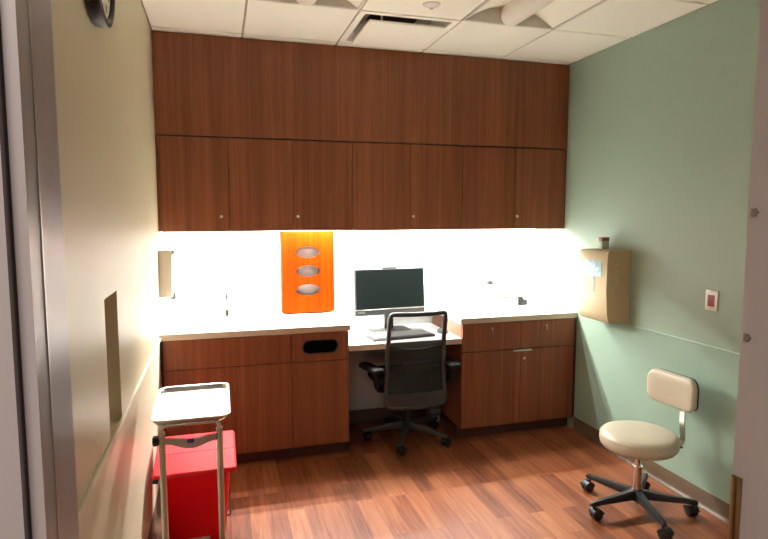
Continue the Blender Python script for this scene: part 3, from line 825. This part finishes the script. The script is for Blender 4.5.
bt = thing('small_bottle', 'tiny clear bottle with brown cap standing on top of the towel dispenser', 'bottle', (W - .075, -.37, 1.3995))
m = MB(); m.box(-.028, .028, -.022, .022, 0, .052, .006); m.build('body', M['clear'], bt)
m = MB(); m.box(-.029, .029, -.023, .023, .0525, .078, .004); m.build('cap', M['cap'], bt)

sp = thing('soap_dispenser', 'grey-white soap dispenser on the left wall beside the bright tile', 'soap dispenser', (0, .16, 1.115))
m = MB(); m.loft([[Vector((x, y, z)) for x, y in ((0, -.055), (d_ - .012, -.055), (d_, -.043), (d_, .043), (d_ - .012, .055), (0, .055))] for z, d_ in ((0, .078), (.02, .084), (.25, .090), (.285, .088), (.295, .075))]); m.build('cover', M['offwhite'], sp, smooth=30)
m = MB(); m.box(.060, .096, -.035, .035, -.020, .028, .006); m.build('push_lever', M['grey'], sp)
m = MB(); m.box(.070, .098, -.05, .05, .268, .293, .005); m.build('top_latch', M['grey'], sp)

op = thing('red_outlet', 'white wall plate with a red outlet on the green wall', 'outlet', (W, -1.203, 1.165))
m = MB(); m.box(-.008, 0, -.040, .040, -.056, .056, .003); m.build('plate', M['white'], op)
m = MB(); m.box(-.0105, -.006, -.023, .023, -.034, .030, .002); fc = m.build('outlet_face', M['redrocker'], op)
m = MB()
for z in (.016, -.018): m.box(-.0112, -.009, -.011, -.008, z - .006, z + .006); m.box(-.0112, -.009, .006, .009, z - .006, z + .006)
m.box(-.012, -.009, -.012, .012, -.004, .002, .001); m.build('outlet_slot', M['darkred'], fc, smooth=0)
for z in (.044, -.044): m = MB(); m.cyl((-.0095, 0, z), (-.006, 0, z), .0035, None, 12); m.build('screw', M['satin'], op)

# clock
ck = thing('wall_clock', 'round black-rimmed wall clock high on the cream wall', 'clock', (0, -1.64, 2.402))
R_ = Matrix.Rotation(pi / 2, 4, 'Y')
m = MB()
prof = [(.168, .0), (.182, .004), (.186, .030), (.182, .044), (.170, .048), (.161, .044), (.158, .034)]
m.loft([[Vector((z, r * cos(2 * pi * k / 64), r * sin(2 * pi * k / 64))) for k in range(64)] for r, z in prof], False); m.build('rim', M['black'], ck, smooth=50)
m = MB(); m.cyl((.002, 0, 0), (.034, 0, 0), .1595, None, 64); m.build('dial', M['dial'], ck)
for k in range(12):
    m = MB(); a = 2 * pi * k / 12; Q = Matrix.Rotation(a, 4, 'X')
    m.box(.0335, .0352, -.004, .004, .118, .140, 0, 1, Q); m.build('hour_mark', M['black'], ck, smooth=0)
for nm, ln, w_, a in (('hour_hand', .075, .006, 1.0), ('minute_hand', .115, .0045, -.6)):
    m = MB(); m.box(.037, .0385, -w_, w_, -.02, ln, 0, 1, Matrix.Rotation(a, 4, 'X')); m.build(nm, M['black'], ck, smooth=0)
ck.rotation_euler = (0, 0, 0)

# ------------------------------------------------------------------ ceiling things
def troffer(x0, lab):
    t = thing('ceiling_light', lab, 'ceiling light', (x0 + G / 2, GY - G - G, H), 0, 'recessed lights with round centre baskets')
    hw, hl = G / 2 - .004, G - .004
    m = MB(); m.plate([rect(-hw, hw, -hl, hl), list(reversed(rect(-hw + .012, hw - .012, -hl + .012, hl - .012)))], lambda u, v: Vector((u, v, 0)), (0, 0, .006)); m.build('frame', M['wing'], t, smooth=0)
    m = MB()
    for s in (-1, 1):
        n_ = 10
        prof = [(s * (.285 - .225 * k / n_), .004 + .085 * sin(pi / 2 * k / n_)) for k in range(n_ + 1)]
        prof2 = [(x, z + .004) for x, z in reversed(prof)]
        m.loft([[Vector((x, y, z)) for x, z in prof + prof2] for y in (-hl + .002, hl - .002)])
    m.build('reflector', M['ceil'], t, smooth=50)
    for y in (-hl + .012, hl - .016):
        n_ = 10; m = MB()
        m.loft([[Vector((x, yy, z)) for x, z in [(-.29, .001)] + [(-(.285 - .225 * k / n_), .004 + .085 * sin(pi / 2 * k / n_)) for k in range(n_ + 1)] + [((.06 + .225 * k / n_), .004 + .085 * cos(pi / 2 * k / n_)) for k in range(n_ + 1)] + [(.29, .001)]] for yy in (y, y + .004)])
        m.build('end_plate', M['wing'], t, smooth=0)
    m = MB(); n_ = 14
    sec = [Vector((.068 * cos(pi + pi * k / n_), 0, .050 + .062 * sin(pi + pi * k / n_))) for k in range(n_ + 1)] + [Vector((.060, 0, .088)), Vector((-.060, 0, .088))]
    m.loft([[p * 1 + Vector((0, y, 0)) for p in sec] for y in (-hl + .02, hl - .018)]); m.build('basket', M['lens'], t, smooth=50)
    m = MB(); m.box(-.07, .07, -hl + .03, hl - .03, .09, .14); m.build('ballast_cover', M['wing'], t, smooth=0)
    return t
t1 = troffer(GX, 'recessed ceiling light left of the air vent, mostly cut off by the top edge')
t2 = dup(t1, (GX + 2 * G + G / 2, GY - 2 * G, H), 'recessed ceiling light with round basket right of the air vent')

vt = thing('air_vent', 'square white plaque air vent in the ceiling above the cabinets', 'air vent', (GX + G * 1.5, GY - G / 2, H))
h2 = G / 2 - .004
m = MB(); m.plate([rect(-h2, h2, -h2, h2), list(reversed(rect(-.262, .262, -.262, .262)))], lambda u, v: Vector((u, v, 0)), (0, 0, .012)); 
m.build('frame', M['ceil'], vt, smooth=0)
m = MB()
m.loft([[Vector((x, y, z)) for x, y in rect(-a, a, -a, a)] for a, z in ((.265, .012), (.22, .06), (.15, .11))], False); m.build('cone', M['wing'], vt, smooth=0)
m = MB(); m.box(-.16, .16, -.16, .16, .105, .12); m.build('duct_neck', M['hole'], vt, smooth=0)
m = MB(); m.box(-.232, .232, -.232, .232, -.028, -.016, .004); m.build('plaque', M['ceil'], vt)
for x, y in ((-.15, -.20), (.15, -.20), (-.20, .15), (.20, .15)): m = MB(); m.box(x - .006, x + .006, y - .006, y + .006, -.024, .05); m.build('hanger_clip', M['wing'], vt, smooth=0)

sp = thing('sprinkler_cover', 'small round white fitting on the ceiling between the vent and right light', 'sprinkler', (1.492, -.675, H))
m = MB(); m.lathe([(.012, -.020), (.016, -.017), (.022, -.010), (.044, -.006), (.047, 0), (.046, .004)], 32); m.build('dome', M['white'], sp, smooth=50)
m = MB(); m.lathe([(.008, -.026), (.010, -.0205)], 20); m.build('tip', M['satin'], sp)

# ------------------------------------------------------------------ hall fill lamp, ambient hall light, camera
def area(name, loc, rot, sx_, sy_, e, c):
    L = bpy.data.lights.new(name, 'AREA'); L.shape = 'RECTANGLE'; L.size = sx_; L.size_y = sy_; L.energy = e; L.color = c
    o = bpy.data.objects.new(name, L); COL.objects.link(o); o.location = loc; o.rotation_euler = rot; return o
area('hall_fill_lamp', (-.55, -4.2, 2.6), (0, 0, 0), 1.0, .5, 30, (1, .88, .80))  # unseen fill lamp, added in the hall behind the camera

w = bpy.data.worlds.new('World'); sc.world = w; w.use_nodes = True
w.node_tree.nodes['Background'].inputs[0].default_value = (.80, .74, .74, 1)
w.node_tree.nodes['Background'].inputs[1].default_value = .12

cam = bpy.data.cameras.new('camera'); co_ = bpy.data.objects.new('camera', cam); COL.objects.link(co_)
cam.sensor_width = 36; cam.lens = 574.22 / 768 * 36; cam.clip_start = .05
co_.location = (.3638, -3.677, 1.6276)
co_.rotation_euler = (pi / 2 - .0951, 0, -.2802)
sc.camera = co_

sc.view_settings.view_transform = 'Standard'; sc.view_settings.look = 'None'
sc.view_settings.gamma = 1; sc.view_settings.exposure = 0.90
sc.view_settings.use_curve_mapping = False
sc.cycles.max_bounces = 12; sc.cycles.diffuse_bounces = 8; sc.cycles.glossy_bounces = 4
sc.cycles.use_denoising = True
sc.cycles.sample_clamp_indirect = 8
